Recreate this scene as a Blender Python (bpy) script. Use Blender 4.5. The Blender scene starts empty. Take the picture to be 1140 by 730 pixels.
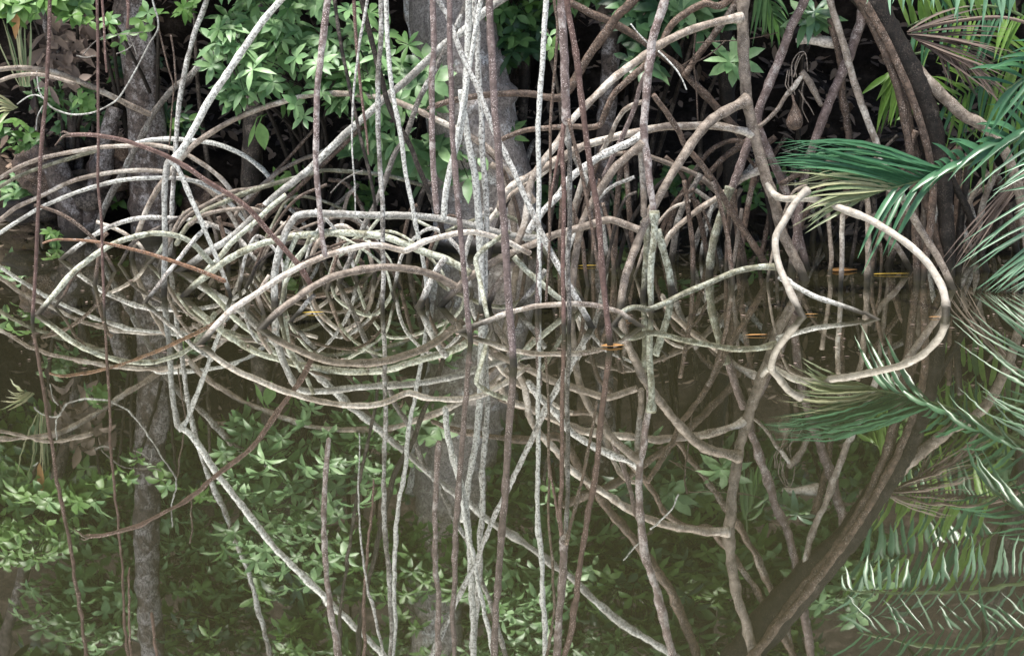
import bpy, bmesh, math, random
from mathutils import Vector, Matrix, noise
random.seed(7)
SC = bpy.context.scene
COL = SC.collection
R = math.radians
# ------------------------------------------------------------------ camera
H, PITCH, F = 1.8, R(12.3), 2127.0
cd = bpy.data.cameras.new('camera'); cam = bpy.data.objects.new('camera', cd); COL.objects.link(cam)
cam.location = (0, 0, H); cam.rotation_euler = (math.pi/2 - PITCH, 0, 0)
cd.sensor_width = 36; cd.lens = 36*F/1140; cd.clip_end = 500; cd.clip_start = 0.1
SC.camera = cam
sp, cp = math.sin(PITCH), math.cos(PITCH)
def gY(w):                       # distance of the water point seen at photo row w
    k = (365-w)/F
    return H*(cp + sp*k)/(sp - cp*k)
def P(x, y, w):                  # world point seen at (x, y) standing above the water row w
    Y = gY(w); k = (365-y)/F
    dy = cp + sp*k; dz = -sp + cp*k; s = Y/dy
    return Vector(((x-570)/F*s, Y, H + dz*s))
def mpp(w):                      # metres per photo pixel at that distance
    return math.hypot(gY(w), H)/F
cd.dof.use_dof = True; cd.dof.focus_distance = math.hypot(gY(345), H)*0.99; cd.dof.aperture_fstop = 6.3

# ------------------------------------------------------------------ scene helpers
def tag(o, label=None, cat=None, group=None, kind=None):
    if label: o['label'] = label
    if cat: o['category'] = cat
    if group: o['group'] = group
    if kind: o['kind'] = kind
    return o
def empty(name, loc):
    o = bpy.data.objects.new(name, None); COL.objects.link(o); o.location = loc
    o.empty_display_size = 0.1
    return o
class MB:
    def __init__(s): s.v = []; s.f = []; s.m = []
    def build(s, name, mats, parent=None, origin=None, smooth=True):
        if not isinstance(mats, (list, tuple)): mats = [mats]
        o0 = Vector(origin) if origin is not None else Vector((0, 0, 0))
        me = bpy.data.meshes.new(name)
        me.from_pydata([tuple(Vector(p)-o0) for p in s.v], [], s.f)
        for m in mats: me.materials.append(m)
        if len(mats) > 1:
            me.polygons.foreach_set('material_index', s.m)
        if smooth: me.polygons.foreach_set('use_smooth', [True]*len(me.polygons))
        me.update()
        o = bpy.data.objects.new(name, me); COL.objects.link(o)
        o.location = o0
        if parent is not None:
            o.parent = parent; o.location = o0 - parent.location
        return o
    def face(s, idx, mi=0): s.f.append(idx); s.m.append(mi)
    def tube(s, pts, rads, n=9, cap=True, mi=0, wob=0.0, seed=0):
        m = len(pts); T = []
        for i in range(m):
            a = pts[max(0, i-1)]; b = pts[min(m-1, i+1)]
            d = (b-a); T.append(d.normalized() if d.length > 1e-9 else Vector((0, 0, 1)))
        u = T[0].orthogonal().normalized(); base = len(s.v)
        for i in range(m):
            u = (u - T[i]*u.dot(T[i]))
            u = u.normalized() if u.length > 1e-6 else T[i].orthogonal().normalized()
            w = T[i].cross(u)
            for k in range(n):
                a = 2*math.pi*k/n
                rr = rads[i]
                if wob:
                    q = pts[i]*(22 if rads[i] < 0.07 else 2.5) + Vector((math.cos(a)*1.1, math.sin(a)*1.1, seed*3.7))
                    rr *= 1 + wob*noise.noise(q)
                s.v.append(pts[i] + (u*math.cos(a) + w*math.sin(a))*rr)
        for i in range(m-1):
            for k in range(n):
                a = base+i*n+k; b = base+i*n+(k+1) % n
                s.face((a, b, b+n, a+n), mi)
        if cap:
            s.face(tuple(base+k for k in range(n))[::-1], mi)
            s.face(tuple(base+(m-1)*n+k for k in range(n)), mi)
def catmull(P4, per=6):
    out = []; n = len(P4)
    for i in range(n-1):
        p0 = P4[i-1] if i > 0 else [2*a-b for a, b in zip(P4[0], P4[1])]
        p1, p2 = P4[i], P4[i+1]
        p3 = P4[i+2] if i+2 < n else [2*a-b for a, b in zip(P4[-1], P4[-2])]
        for j in range(per):
            t = j/per
            out.append([0.5*((2*b)+(-a+c)*t+(2*a-5*b+4*c-d)*t*t+(-a+3*b-3*c+d)*t**3) for a, b, c, d in zip(p0, p1, p2, p3)])
    out.append(list(P4[-1]))
    return out

# ------------------------------------------------------------------ materials
def newmat(name):
    m = bpy.data.materials.new(name); m.use_nodes = True
    nt = m.node_tree; nt.nodes.clear()
    out = nt.nodes.new('ShaderNodeOutputMaterial')
    return m, nt, out
def N(nt, t, **kw):
    n = nt.nodes.new(t)
    for k, v in kw.items(): setattr(n, k, v)
    return n
def ramp(nt, src, stops, interp='LINEAR'):
    r = N(nt, 'ShaderNodeValToRGB'); r.color_ramp.interpolation = interp
    e = r.color_ramp.elements
    while len(e) < len(stops): e.new(0.5)
    for i, (p, c) in enumerate(stops):
        e[i].position = p; e[i].color = (*c, 1) if len(c) == 3 else c
    nt.links.new(src, r.inputs[0]); return r
def g(v): return (v, v, v)
def mixc(nt, fac, a, b):
    m = N(nt, 'ShaderNodeMix', data_type='RGBA')
    if isinstance(fac, (int, float)): m.inputs[0].default_value = fac
    else: nt.links.new(fac, m.inputs[0])
    for i, c in ((6, a), (7, b)):
        if isinstance(c, tuple): m.inputs[i].default_value = (*c, 1)
        else: nt.links.new(c, m.inputs[i])
    return m.outputs[2]
def root_mat(name, dark, base, lichen, amount, specks=0.5, spcol=(0.55, 0.5, 0.46), pits=0.85, ls=9):
    m, nt, out = newmat(name)
    tc = N(nt, 'ShaderNodeTexCoord'); oi = N(nt, 'ShaderNodeObjectInfo')
    off = N(nt, 'ShaderNodeVectorMath', operation='ADD')
    nt.links.new(tc.outputs['Object'], off.inputs[0])
    sc = N(nt, 'ShaderNodeMath', operation='MULTIPLY'); sc.inputs[1].default_value = 37
    nt.links.new(oi.outputs['Random'], sc.inputs[0]); nt.links.new(sc.outputs[0], off.inputs[1])
    def nz(scale, det=5, rough=0.6):
        n = N(nt, 'ShaderNodeTexNoise'); n.inputs['Scale'].default_value = scale
        n.inputs['Detail'].default_value = det; n.inputs['Roughness'].default_value = rough
        nt.links.new(off.outputs[0], n.inputs['Vector']); return n.outputs[0]
    c = mixc(nt, ramp(nt, nz(28), [(0.35, g(0)), (0.65, g(1))]).outputs[0], dark, base)
    lo = 0.72 - amount*0.45
    ra = N(nt, 'ShaderNodeMath', operation='MULTIPLY_ADD'); nt.links.new(oi.outputs['Random'], ra.inputs[0]); ra.inputs[1].default_value = 0.22
    rb = N(nt, 'ShaderNodeMath', operation='ADD'); rb.inputs[1].default_value = -0.11; ra.inputs[2].default_value = 0
    nt.links.new(ra.outputs[0], rb.inputs[0]); rc = N(nt, 'ShaderNodeMath', operation='ADD'); nt.links.new(rb.outputs[0], rc.inputs[0]); nt.links.new(nz(ls, 7, 0.72), rc.inputs[1])
    l1 = ramp(nt, rc.outputs[0], [(lo, g(0)), (lo+0.09, g(1))]).outputs[0]
    l2 = ramp(nt, nz(70, 3, 0.6), [(0.36, g(0.25)), (0.55, g(1))]).outputs[0]
    pit = ramp(nt, nz(95, 4, 0.75), [(0.42, g(pits)), (0.50, g(0))]).outputs[0]
    mu = N(nt, 'ShaderNodeMath', operation='MULTIPLY'); nt.links.new(l1, mu.inputs[0]); nt.links.new(l2, mu.inputs[1])
    c = mixc(nt, mu.outputs[0], c, lichen)
    c = mixc(nt, pit, c, tuple(0.55*q for q in dark))
    vo = N(nt, 'ShaderNodeTexVoronoi'); vo.inputs['Scale'].default_value = 130
    nt.links.new(off.outputs[0], vo.inputs['Vector'])
    sr = ramp(nt, vo.outputs['Distance'], [(0.25, g(min(1, specks*1.6))), (0.33, g(0))]).outputs[0]
    sm = N(nt, 'ShaderNodeMath', operation='MULTIPLY'); nt.links.new(sr, sm.inputs[0]); nt.links.new(ramp(nt, nz(16, 3, 0.5), [(0.42, g(0)), (0.58, g(1))]).outputs[0], sm.inputs[1]); sr = sm.outputs[0]
    c = mixc(nt, sr, c, spcol)
    # wet, algae-dark collar at the water line
    geo = N(nt, 'ShaderNodeNewGeometry'); sx = N(nt, 'ShaderNodeSeparateXYZ'); nt.links.new(geo.outputs['Position'], sx.inputs[0])
    ad = N(nt, 'ShaderNodeMath', operation='MULTIPLY_ADD'); nt.links.new(nz(14), ad.inputs[0]); ad.inputs[1].default_value = -0.06
    nt.links.new(sx.outputs[2], ad.inputs[2])
    wet = ramp(nt, ad.outputs[0], [(0.0, g(1)), (0.045, g(0))]).outputs[0]
    c = mixc(nt, wet, c, (0.035, 0.03, 0.02))
    hs = N(nt, 'ShaderNodeHueSaturation'); mr = N(nt, 'ShaderNodeMapRange')
    nt.links.new(oi.outputs['Random'], mr.inputs[0]); mr.inputs[3].default_value = 0.8; mr.inputs[4].default_value = 1.2
    nt.links.new(mr.outputs[0], hs.inputs['Value']); nt.links.new(c, hs.inputs['Color'])
    b = N(nt, 'ShaderNodeBsdfPrincipled'); nt.links.new(hs.outputs[0], b.inputs['Base Color'])
    b.inputs['Roughness'].default_value = 0.62; b.inputs['Specular IOR Level'].default_value = 0.35
    bp = N(nt, 'ShaderNodeBump'); bp.inputs['Strength'].default_value = 0.7; bp.inputs['Distance'].default_value = 0.006
    nt.links.new(nz(55, 6, 0.7), bp.inputs['Height']); nt.links.new(bp.outputs[0], b.inputs['Normal'])
    nt.links.new(b.outputs[0], out.inputs[0]); return m
RM = {
 'white': root_mat('white_bark', (0.22, 0.21, 0.19), (0.40, 0.39, 0.36), (0.66, 0.67, 0.63), 0.75, 0.3, (0.7, 0.7, 0.68)),
 'grey':  root_mat('grey_bark', (0.09, 0.08, 0.07), (0.26, 0.24, 0.215), (0.56, 0.56, 0.53), 0.6, 0.55),
 'tan':   root_mat('tan_bark', (0.12, 0.095, 0.075), (0.34, 0.285, 0.235), (0.56, 0.52, 0.46), 0.4, 0.45, pits=0.4, ls=5),
 'purple':root_mat('purple_bark', (0.11, 0.08, 0.072), (0.25, 0.19, 0.178), (0.42, 0.39, 0.37), 0.38, 0.6, (0.6, 0.52, 0.5), pits=0.5, ls=14),
 'red':   root_mat('red_bark', (0.095, 0.056, 0.046), (0.20, 0.125, 0.107), (0.36, 0.30, 0.27), 0.15, 0.55, (0.55, 0.42, 0.38), pits=0.35),
 'orange':root_mat('orange_bark', (0.13, 0.07, 0.045), (0.26, 0.15, 0.09), (0.36, 0.28, 0.2), 0.2, 0.3),
 'brown': root_mat('brown_bark', (0.055, 0.038, 0.028), (0.165, 0.115, 0.088), (0.28, 0.245, 0.21), 0.2, 0.5, (0.4, 0.34, 0.3)),
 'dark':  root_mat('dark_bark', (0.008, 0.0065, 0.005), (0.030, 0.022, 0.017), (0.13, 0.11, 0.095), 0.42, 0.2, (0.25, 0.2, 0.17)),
 'green': root_mat('mossy_bark', (0.10, 0.10, 0.065), (0.29, 0.28, 0.20), (0.50, 0.53, 0.44), 0.6, 0.3, pits=0.6, ls=18),
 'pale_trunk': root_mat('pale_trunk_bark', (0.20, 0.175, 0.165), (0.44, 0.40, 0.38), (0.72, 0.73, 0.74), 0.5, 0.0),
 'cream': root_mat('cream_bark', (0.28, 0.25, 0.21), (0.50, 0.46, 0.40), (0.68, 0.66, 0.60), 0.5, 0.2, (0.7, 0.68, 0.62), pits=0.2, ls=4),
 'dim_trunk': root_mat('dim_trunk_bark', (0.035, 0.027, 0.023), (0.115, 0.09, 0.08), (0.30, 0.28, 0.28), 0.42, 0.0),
}
def leaf_mat(name, c1, c2, rough=0.38, trans=0.25, spots=None):
    m, nt, out = newmat(name)
    geo = N(nt, 'ShaderNodeNewGeometry')
    c = ramp(nt, geo.outputs['Random Per Island'], [(0, c1), (1, c2)]).outputs[0]
    if spots:
        n = N(nt, 'ShaderNodeTexNoise'); n.inputs['Scale'].default_value = 14; n.inputs['Detail'].default_value = 4
        nt.links.new(geo.outputs['Position'], n.inputs['Vector'])
        c = mixc(nt, ramp(nt, n.outputs[0], [(0.56, g(0)), (0.66, g(0.8))]).outputs[0], c, spots)
    n2 = N(nt, 'ShaderNodeTexNoise'); n2.inputs['Scale'].default_value = 40; n2.inputs['Detail'].default_value = 3
    nt.links.new(geo.outputs['Position'], n2.inputs['Vector'])
    hv = N(nt, 'ShaderNodeHueSaturation'); mr = N(nt, 'ShaderNodeMapRange'); nt.links.new(n2.outputs[0], mr.inputs[0])
    mr.inputs[3].default_value = 0.65; mr.inputs[4].default_value = 1.35
    nt.links.new(mr.outputs[0], hv.inputs['Value']); nt.links.new(c, hv.inputs['Color']); c = hv.outputs[0]
    b = N(nt, 'ShaderNodeBsdfPrincipled'); nt.links.new(c, b.inputs['Base Color'])
    b.inputs['Roughness'].default_value = rough; b.inputs['Specular IOR Level'].default_value = 0.5
    t = N(nt, 'ShaderNodeBsdfTranslucent'); nt.links.new(c, t.inputs['Color'])
    mx = N(nt, 'ShaderNodeMixShader'); mx.inputs[0].default_value = trans
    nt.links.new(b.outputs[0], mx.inputs[1]); nt.links.new(t.outputs[0], mx.inputs[2])
    nt.links.new(mx.outputs[0], out.inputs[0]); return m
LM = {
 'bright': leaf_mat('bright_leaf', (0.10, 0.215, 0.085), (0.27, 0.43, 0.20), 0.44),
 'lime':   leaf_mat('lime_leaf', (0.09, 0.20, 0.045), (0.19, 0.33, 0.10), 0.45, 0.35),
 'mid':    leaf_mat('mid_leaf', (0.05, 0.125, 0.04), (0.14, 0.26, 0.085), 0.46),
 'deep':   leaf_mat('deep_leaf', (0.022, 0.06, 0.03), (0.06, 0.13, 0.055)),
 'palm':   leaf_mat('palm_leaf', (0.03, 0.10, 0.045), (0.08, 0.20, 0.095), 0.32, 0.2),
 'palm_tip': leaf_mat('fading_palm_leaf', (0.10, 0.19, 0.08), (0.40, 0.38, 0.22), 0.45, 0.2),
 'blue':   leaf_mat('blue_green_palm_leaf', (0.085, 0.18, 0.10), (0.17, 0.30, 0.19), 0.36, 0.15),
 'palm_lime': leaf_mat('yellow_green_palm_leaf', (0.12, 0.25, 0.04), (0.28, 0.44, 0.11), 0.42, 0.4),
 'dead':   leaf_mat('dead_leaf', (0.05, 0.032, 0.026), (0.30, 0.23, 0.19), 0.7, 0.1),
 'litter': leaf_mat('leaf_litter', (0.03, 0.02, 0.014), (0.32, 0.23, 0.165), 0.75, 0.1),
 'yellow': leaf_mat('yellow_leaf', (0.55, 0.36, 0.04), (0.65, 0.45, 0.08), 0.5, 0.1),
 'orange': leaf_mat('orange_leaf', (0.30, 0.15, 0.05), (0.40, 0.22, 0.08), 0.5, 0.1),
 'stemg':  leaf_mat('green_stem', (0.07, 0.11, 0.04), (0.10, 0.15, 0.06), 0.5, 0.0),
}
# ground and water
m, nt, out = newmat('mud_bank')
geo = N(nt, 'ShaderNodeNewGeometry')
def nzp(scale, det=6, rough=0.6):
    n = N(nt, 'ShaderNodeTexNoise'); n.inputs['Scale'].default_value = scale; n.inputs['Detail'].default_value = det
    n.inputs['Roughness'].default_value = rough; nt.links.new(geo.outputs['Position'], n.inputs['Vector']); return n.outputs[0]
c = ramp(nt, nzp(5), [(0.35, (0.008, 0.006, 0.005)), (0.55, (0.028, 0.021, 0.016)), (0.72, (0.11, 0.085, 0.07))]).outputs[0]
c2 = ramp(nt, nzp(30), [(0.35, (0.005, 0.004, 0.003)), (0.7, (0.035, 0.028, 0.022))]).outputs[0]
c = mixc(nt, 0.5, c, c2)
b = N(nt, 'ShaderNodeBsdfPrincipled'); nt.links.new(c, b.inputs['Base Color']); b.inputs['Roughness'].default_value = 0.9; b.inputs['Specular IOR Level'].default_value = 0.08
bp = N(nt, 'ShaderNodeBump'); bp.inputs['Strength'].default_value = 0.9; bp.inputs['Distance'].default_value = 0.05
nt.links.new(nzp(18), bp.inputs['Height']); nt.links.new(bp.outputs[0], b.inputs['Normal'])
nt.links.new(b.outputs[0], out.inputs[0]); MUD = m
m, nt, out = newmat('still_brown_water')
geo = N(nt, 'ShaderNodeNewGeometry')
mp = N(nt, 'ShaderNodeMapping'); nt.links.new(geo.outputs['Position'], mp.inputs[0]); mp.inputs['Scale'].default_value = (1, 0.45, 1)
n1 = N(nt, 'ShaderNodeTexNoise'); n1.inputs['Scale'].default_value = 5.0; n1.inputs['Detail'].default_value = 2
n2 = N(nt, 'ShaderNodeTexNoise'); n2.inputs['Scale'].default_value = 26; n2.inputs['Detail'].default_value = 1
for q in (n1, n2): nt.links.new(mp.outputs[0], q.inputs['Vector'])
ad = N(nt, 'ShaderNodeMath', operation='MULTIPLY_ADD'); nt.links.new(n2.outputs[0], ad.inputs[0]); ad.inputs[1].default_value = 0.05
nt.links.new(n1.outputs[0], ad.inputs[2])
bp = N(nt, 'ShaderNodeBump'); bp.inputs['Strength'].default_value = 0.10; bp.inputs['Distance'].default_value = 0.006
nt.links.new(ad.outputs[0], bp.inputs['Height'])
gl = N(nt, 'ShaderNodeBsdfGlossy'); gl.inputs['Color'].default_value = (0.97, 0.97, 0.93, 1); gl.inputs['Roughness'].default_value = 0.012
nt.links.new(bp.outputs[0], gl.inputs['Normal'])
df = N(nt, 'ShaderNodeBsdfDiffuse'); df.inputs['Color'].default_value = (0.034, 0.032, 0.016, 1)
lw = N(nt, 'ShaderNodeFresnel'); lw.inputs['IOR'].default_value = 2.6
mx = N(nt, 'ShaderNodeMixShader'); nt.links.new(lw.outputs[0], mx.inputs[0])
mr = N(nt, 'ShaderNodeMapRange'); nt.links.new(lw.outputs[0], mr.inputs[0]); mr.inputs[1].default_value = 0.15; mr.inputs[2].default_value = 0.6
mr.inputs[3].default_value = 0.5; mr.inputs[4].default_value = 0.92
nt.links.new(mr.outputs[0], mx.inputs[0])
nt.links.new(df.outputs[0], mx.inputs[1]); nt.links.new(gl.outputs[0], mx.inputs[2]); nt.links.new(mx.outputs[0], out.inputs[0]); WATER = m

# ------------------------------------------------------------------ world, sun
w = bpy.data.worlds.new('World'); SC.world = w; w.use_nodes = True
wn = w.node_tree; bgn = wn.nodes['Background']
SUN_EL, SUN_AZ = 76, 225        # azimuth from +Y clockwise: behind the camera, a little to the left
sky = wn.nodes.new('ShaderNodeTexSky'); sky.sky_type = 'NISHITA'; sky.sun_disc = False
sky.sun_elevation = R(SUN_EL); sky.sun_rotation = R(SUN_AZ); sky.dust_density = 3.0; sky.air_density = 1.0
wn.links.new(sky.outputs[0], bgn.inputs[0]); bgn.inputs[1].default_value = 0.10
sl = bpy.data.lights.new('sun', 'SUN'); sl.energy = 4.2; sl.angle = R(10); sl.color = (1.0, 0.96, 0.90)
so = bpy.data.objects.new('sun', sl); COL.objects.link(so); so.location = (-4, -6, 12)
dv = Vector((math.sin(R(SUN_AZ))*math.cos(R(SUN_EL)), math.cos(R(SUN_AZ))*math.cos(R(SUN_EL)), math.sin(R(SUN_EL))))
so.rotation_euler = dv.to_track_quat('Z', 'Y').to_euler()
SC.view_settings.view_transform = 'Standard'; SC.view_settings.look = 'None'
SC.view_settings.exposure = 1.0; SC.view_settings.gamma = 1

# ------------------------------------------------------------------ ground and water
def bank_z(x, y):
    edge = 11.3 + 0.5*noise.noise(Vector((x*0.5, 3.1, 0))) - (0.5 if x < -1.3 else 0)*min(1, max(0, (-1.3-x)))
    t = y - edge
    if t < 0: z = max(-0.7, t*0.6)
    elif t < 1.4: z = 0.55*t
    else: z = 0.77 + (t-1.4)*0.9
    if t > -1.0:
        z += 0.16*noise.noise(Vector((x*2.2, y*2.2, 0)))*min(1, t+1) + 0.07*noise.noise(Vector((x*6, y*6, 5)))*min(1, t+1)
    return min(z, 9.0)
mb = MB(); xs = [-60, -30, -16, -10, -7] + [-5+i*0.1 for i in range(101)] + [7, 10, 16, 30, 60]
ys = [-60, -20, 0, 5, 8, 9.5] + [10+i*0.1 for i in range(60)] + [17, 19, 22, 26, 40, 80, 200]
for y in ys:
    for x in xs: mb.v.append(Vector((x, y, bank_z(x, y))))
nx = len(xs)
for j in range(len(ys)-1):
    for i in range(nx-1):
        a = j*nx+i; mb.face((a, a+1, a+1+nx, a+nx))
tag(mb.build('ground', MUD), kind='structure')
mb = MB()
mb.v = [Vector(p) for p in ((-60, -60, 0), (60, -60, 0), (60, 14, 0), (-60, 14, 0))]; mb.face((0, 1, 2, 3))
tag(mb.build('water', WATER, smooth=False), kind='structure')

# ------------------------------------------------------------------ roots
NROOT = [0]
def parse(s, wv):
    pts = [tuple(float(q) for q in a.split(',')) for a in s.split()]
    n = len(pts); out = []
    L = [0]
    for i in range(1, n): L.append(L[-1]+math.dist(pts[i][:2], pts[i-1][:2]))
    for i, p in enumerate(pts):
        if len(p) == 3: out.append(p)
        else:
            t = L[i]/max(L[-1], 1e-6)
            out.append((p[0], p[1], wv if isinstance(wv, (int, float)) else wv[0]+(wv[1]-wv[0])*t))
    return out
def root_geo(mb, s, wv, r0, r1, up=None, down=False, wob=0.2, n=9, mi=0, down0=False, knots=0.14, flare=False):
    """s lists photo points from the top (or tip) on; up prolongs it above the frame, down plunges its end into the mud."""
    NROOT[0] += 1; sd = NROOT[0]
    rnd = random.Random(sd)
    pts = parse(s, wv)
    if up is None: up = pts[0][1] <= 4
    if up and pts[0][1] <= 4:
        a, b = pts[0], pts[1]; dx = (a[0]-b[0])/max(1, abs(a[1]-b[1])); dx = max(-0.8, min(0.8, dx))
        pts = [(a[0]+dx*230+rnd.uniform(-25, 25), a[1]-420, a[2]), (a[0]+dx*150+rnd.uniform(-12, 12), a[1]-210, a[2]), (a[0]+dx*70, a[1]-80, a[2])] + pts
    n0 = len(pts)
    r0 *= 0.86; r1 *= 0.86
    raw = [list(P(*p))+[(r0+(r1-r0)*i/max(1, n0-1))*mpp(p[2])] for i, p in enumerate(pts)]
    if flare: raw[0][3] *= 1.4
    def plunge(p, q):
        d = Vector(p[:3])-Vector(q[:3]); d.normalize(); d.z = min(d.z, -0.45); d.normalize()
        e = Vector(p[:3])+d*((p[2]+0.22)/-d.z)
        return [e.x, e.y, e.z, p[3]]
    if down: raw.append(plunge(raw[-1], raw[-2]))
    if down0: raw.insert(0, plunge(raw[0], raw[1]))
    c = catmull(raw, 7)
    vs, rs = [], []
    for i, q in enumerate(c):
        v = Vector(q[:3])
        v += Vector((noise.noise(v*5+Vector((sd, 0, 0))), noise.noise(v*5+Vector((0, sd, 0))), noise.noise(v*5+Vector((0, 0, sd)))))*0.0045
        rr = q[3]*(1+0.08*noise.noise(v*(14 if q[3] < 0.07 else 3)+Vector((sd, sd, 0))))
        if knots and noise.noise(v*9+Vector((sd, 2, 4))) > 0.42: rr *= 1+knots
        vs.append(v); rs.append(max(rr, 0.0015))
    if not down and pts[-1][1] < pts[-1][2]-6:       # rounded free tip
        vs.append(vs[-1]+(vs[-1]-vs[-2]).normalized()*rs[-1]*0.8); rs.append(rs[-1]*0.4)
    mb.tube(vs, rs, n=n, wob=wob, mi=mi, seed=sd)
    return vs
def root(name, cat, label, kind, s, wv, r0, r1, group=None, parent=None, plabel=None, **kw):
    if name in ('branch', 'leg', 'prop_root') and parent is not None: kw['flare'] = True
    mb = MB(); vs = root_geo(mb, s, wv, r0, r1, **kw)
    lo = min(vs, key=lambda v: v.z)
    o = mb.build(name, RM[kind], parent=parent, origin=(lo if parent is None else parent.location))
    if parent is None: tag(o, label, cat, group)
    elif plabel: o['label'] = plabel
    return o
def hang(label, kind, s, wv, r0, r1, **kw): return root('aerial_root', 'aerial root', label, kind, s, wv, r0, r1, group='aerial roots hanging down to the water', **kw)
def prop(label, kind, s, wv, r0, r1, **kw): return root('prop_root', 'prop root', label, kind, s, wv, r0, r1, group='arching prop roots', **kw)
def family(name, label, cat, parts, group=None):
    base = parse(parts[0][2], parts[0][3])[-1]; loc = P(base[0], base[2], base[2]); loc.z = 0
    e = empty(name, loc); tag(e, label, cat, group)
    for pn, kind, s, wv, r0, r1, kw in parts:
        root(pn, None, None, kind, s, wv, r0, r1, parent=e, **kw)
    return e
D = dict(down=True)
# --- hanging aerial roots
hang('leftmost aerial root, thin, reddish brown, hanging from frame top into the water', 'red', '56,0 54,60 50,120 44,200 41,270 38,330 36,358', 360, 2.6, 2.4, **D)
hang('thin brown aerial root turning green near the water, second from the left', 'red', '108,0 109,100 109,190 112,240 114,290 116,350', 352, 2.0, 1.8, **D)
hang('short thin brown aerial root whose tip hangs free beside the second root from left', 'red', '113,0 115,30 117,60 119,80', 364, 1.8, 1.5)
hang('stubby dark red aerial root tip at the top, over the brown trunk at left', 'red', '142,-10 142,0 143,15 142,30', 368, 2.6, 1.8, up=True)
hang('thick pinkish brown aerial root in front of the leafy bush, ending above the arches', 'purple', '365,0 358,60 353,110 352,180 357,250 362,285', 388, 5.0, 3.2, knots=0.1)
hang('smooth rusty red aerial root tapering to a point in front of the bush', 'red', '394,0 398,60 404,120 408,150 410,172', 356, 3.2, 1.2)
hang('slim pale aerial root with a needle tip hanging just above the flat white root', 'grey', '409,0 404,30 400,50 394,100 392,146 394,200 395,238', 362, 2.6, 0.8)
hang('thin dark slanting aerial root just right of the thick pinkish one', 'dark', '372,0 378,40 386,80 390,104 398,140 409,184 415,214 419,240', 330, 2.6, 2.2)
hang('speckled grey aerial root standing upright where two roots cross over the bush', 'grey', '424,-5 424,40 421,100 421,146 424,200 426,240 427,300 426,345', 347, 3.3, 3.0, **D)
hang('pale lichen-covered aerial root slanting right over the bush and down behind the arches', 'white', '430,0 432,50 437,100 445,146 452,196 462,246 468,274 474,310 476,335', 338, 3.4, 2.6, **D)
hang('twisted dark aerial root slanting behind the pale ones over the bush', 'dark', '403,0 415,50 425,90 436,125 456,162 464,182 476,210 486,238 494,262', 328, 3.4, 3.4)
hang('speckled mauve aerial root with a knotted end, just left of the pale twisted pair', 'purple', '482,0 483,60 481,90 481,150 483,200 486,236', 366, 3.6, 4.0, knots=0.15)
hang('long mauve brown aerial root left of the pale strands, reaching the water low down', 'purple', '500,0 502,80 504,146 508,200 512,250 516,300 521,350 524,380', 381, 3.5, 3.6, **D)
family('aerial_root', 'pale twisted pair of white aerial roots wound together above the arches', 'aerial root', [
  ('strand', 'white', '522,0 520,60 518,100 512,146 503,182 496,220 494,244', 350, 4.6, 4.0, {}),
  ('strand', 'white', '536,0 527,50 519,95 514,125 508,160 504,190', 351, 3.4, 2.6, {})], group='aerial roots hanging down to the water')
hang('mottled white aerial root widening below the pale twisted pair', 'white', '514,100 517,130 522,160 529,195 533,240 535,265 536,320 537,345', 346, 4.4, 4.8, up=False, **D)
hang('speckled brown-grey aerial root right behind the pale twisted pair', 'grey', '528,0 531,40 533,80 536,120 537,160 540,200 542,245 540,300 540,342', 344, 4.0, 3.6, **D)
hang('long smooth mauve aerial root, nearest of all, reaching lowest in the middle', 'purple', '545,0 547,60 549,100 553,146 557,200 561,250 564,300 567,350 571,400', 408, 4.8, 4.8, **D)
hang('pale root slanting from top centre down to the right across the vertical roots', 'grey', '486,-5 498,18 506,40 520,75 530,95 540,120 550,146 572,190 585,220 597,245 612,278 626,304 646,340 658,362', 364, 2.8, 4.2, **D)
hang('straight bright white aerial root standing alone right of centre', 'white', '608,0 606,30 604,70 601,110 599,146 600,190 600,240 601,290 600,340', 350, 3.8, 3.0, **D)
hang('thin dark brown aerial root ending just above the low arch, left of the forked one', 'brown', '617,0 621,30 618,70 615,110 613,146 612,220 611,280 608,336', 365, 2.2, 1.8)
family('aerial_root', 'mauve aerial root splitting into rust red strands below a swollen knot', 'aerial root', [
  ('main_stem', 'purple', '625,0 628,60 630,100 631,136', 372, 5.0, 5.6, dict(knots=0.2)),
  ('strand', 'red', '628,138 626,165 628,230 627,300 628,368', 372, 3.0, 2.8, dict(down=True, up=False)),
  ('strand', 'grey', '633,134 634,165 634,230 633,290 633,350', 369, 3.2, 3.0, dict(down=True, up=False)),
  ('strand', 'brown', '633,132 641,165 649,200 656,235 662,275 666,300', 374, 2.6, 2.0, dict(up=False)),
  ('strand', 'red', '627,138 621,175 616,205 613,228', 372, 2.2, 1.6, dict(up=False))], group='aerial roots hanging down to the water')
hang('reddish aerial root slanting beside the forked one and touching down by an orange leaf', 'red', '631,-4 638,40 643,70 648,110 652,146 658,190 664,230 668,270 673,330 679,384', 386, 3.8, 3.8, **D)
hang('thin brown root tip hanging beyond the brown trunk at the upper left', 'brown', '196,96 193,60 190,40', 330, 1.2, 1.2, up=False)
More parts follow.
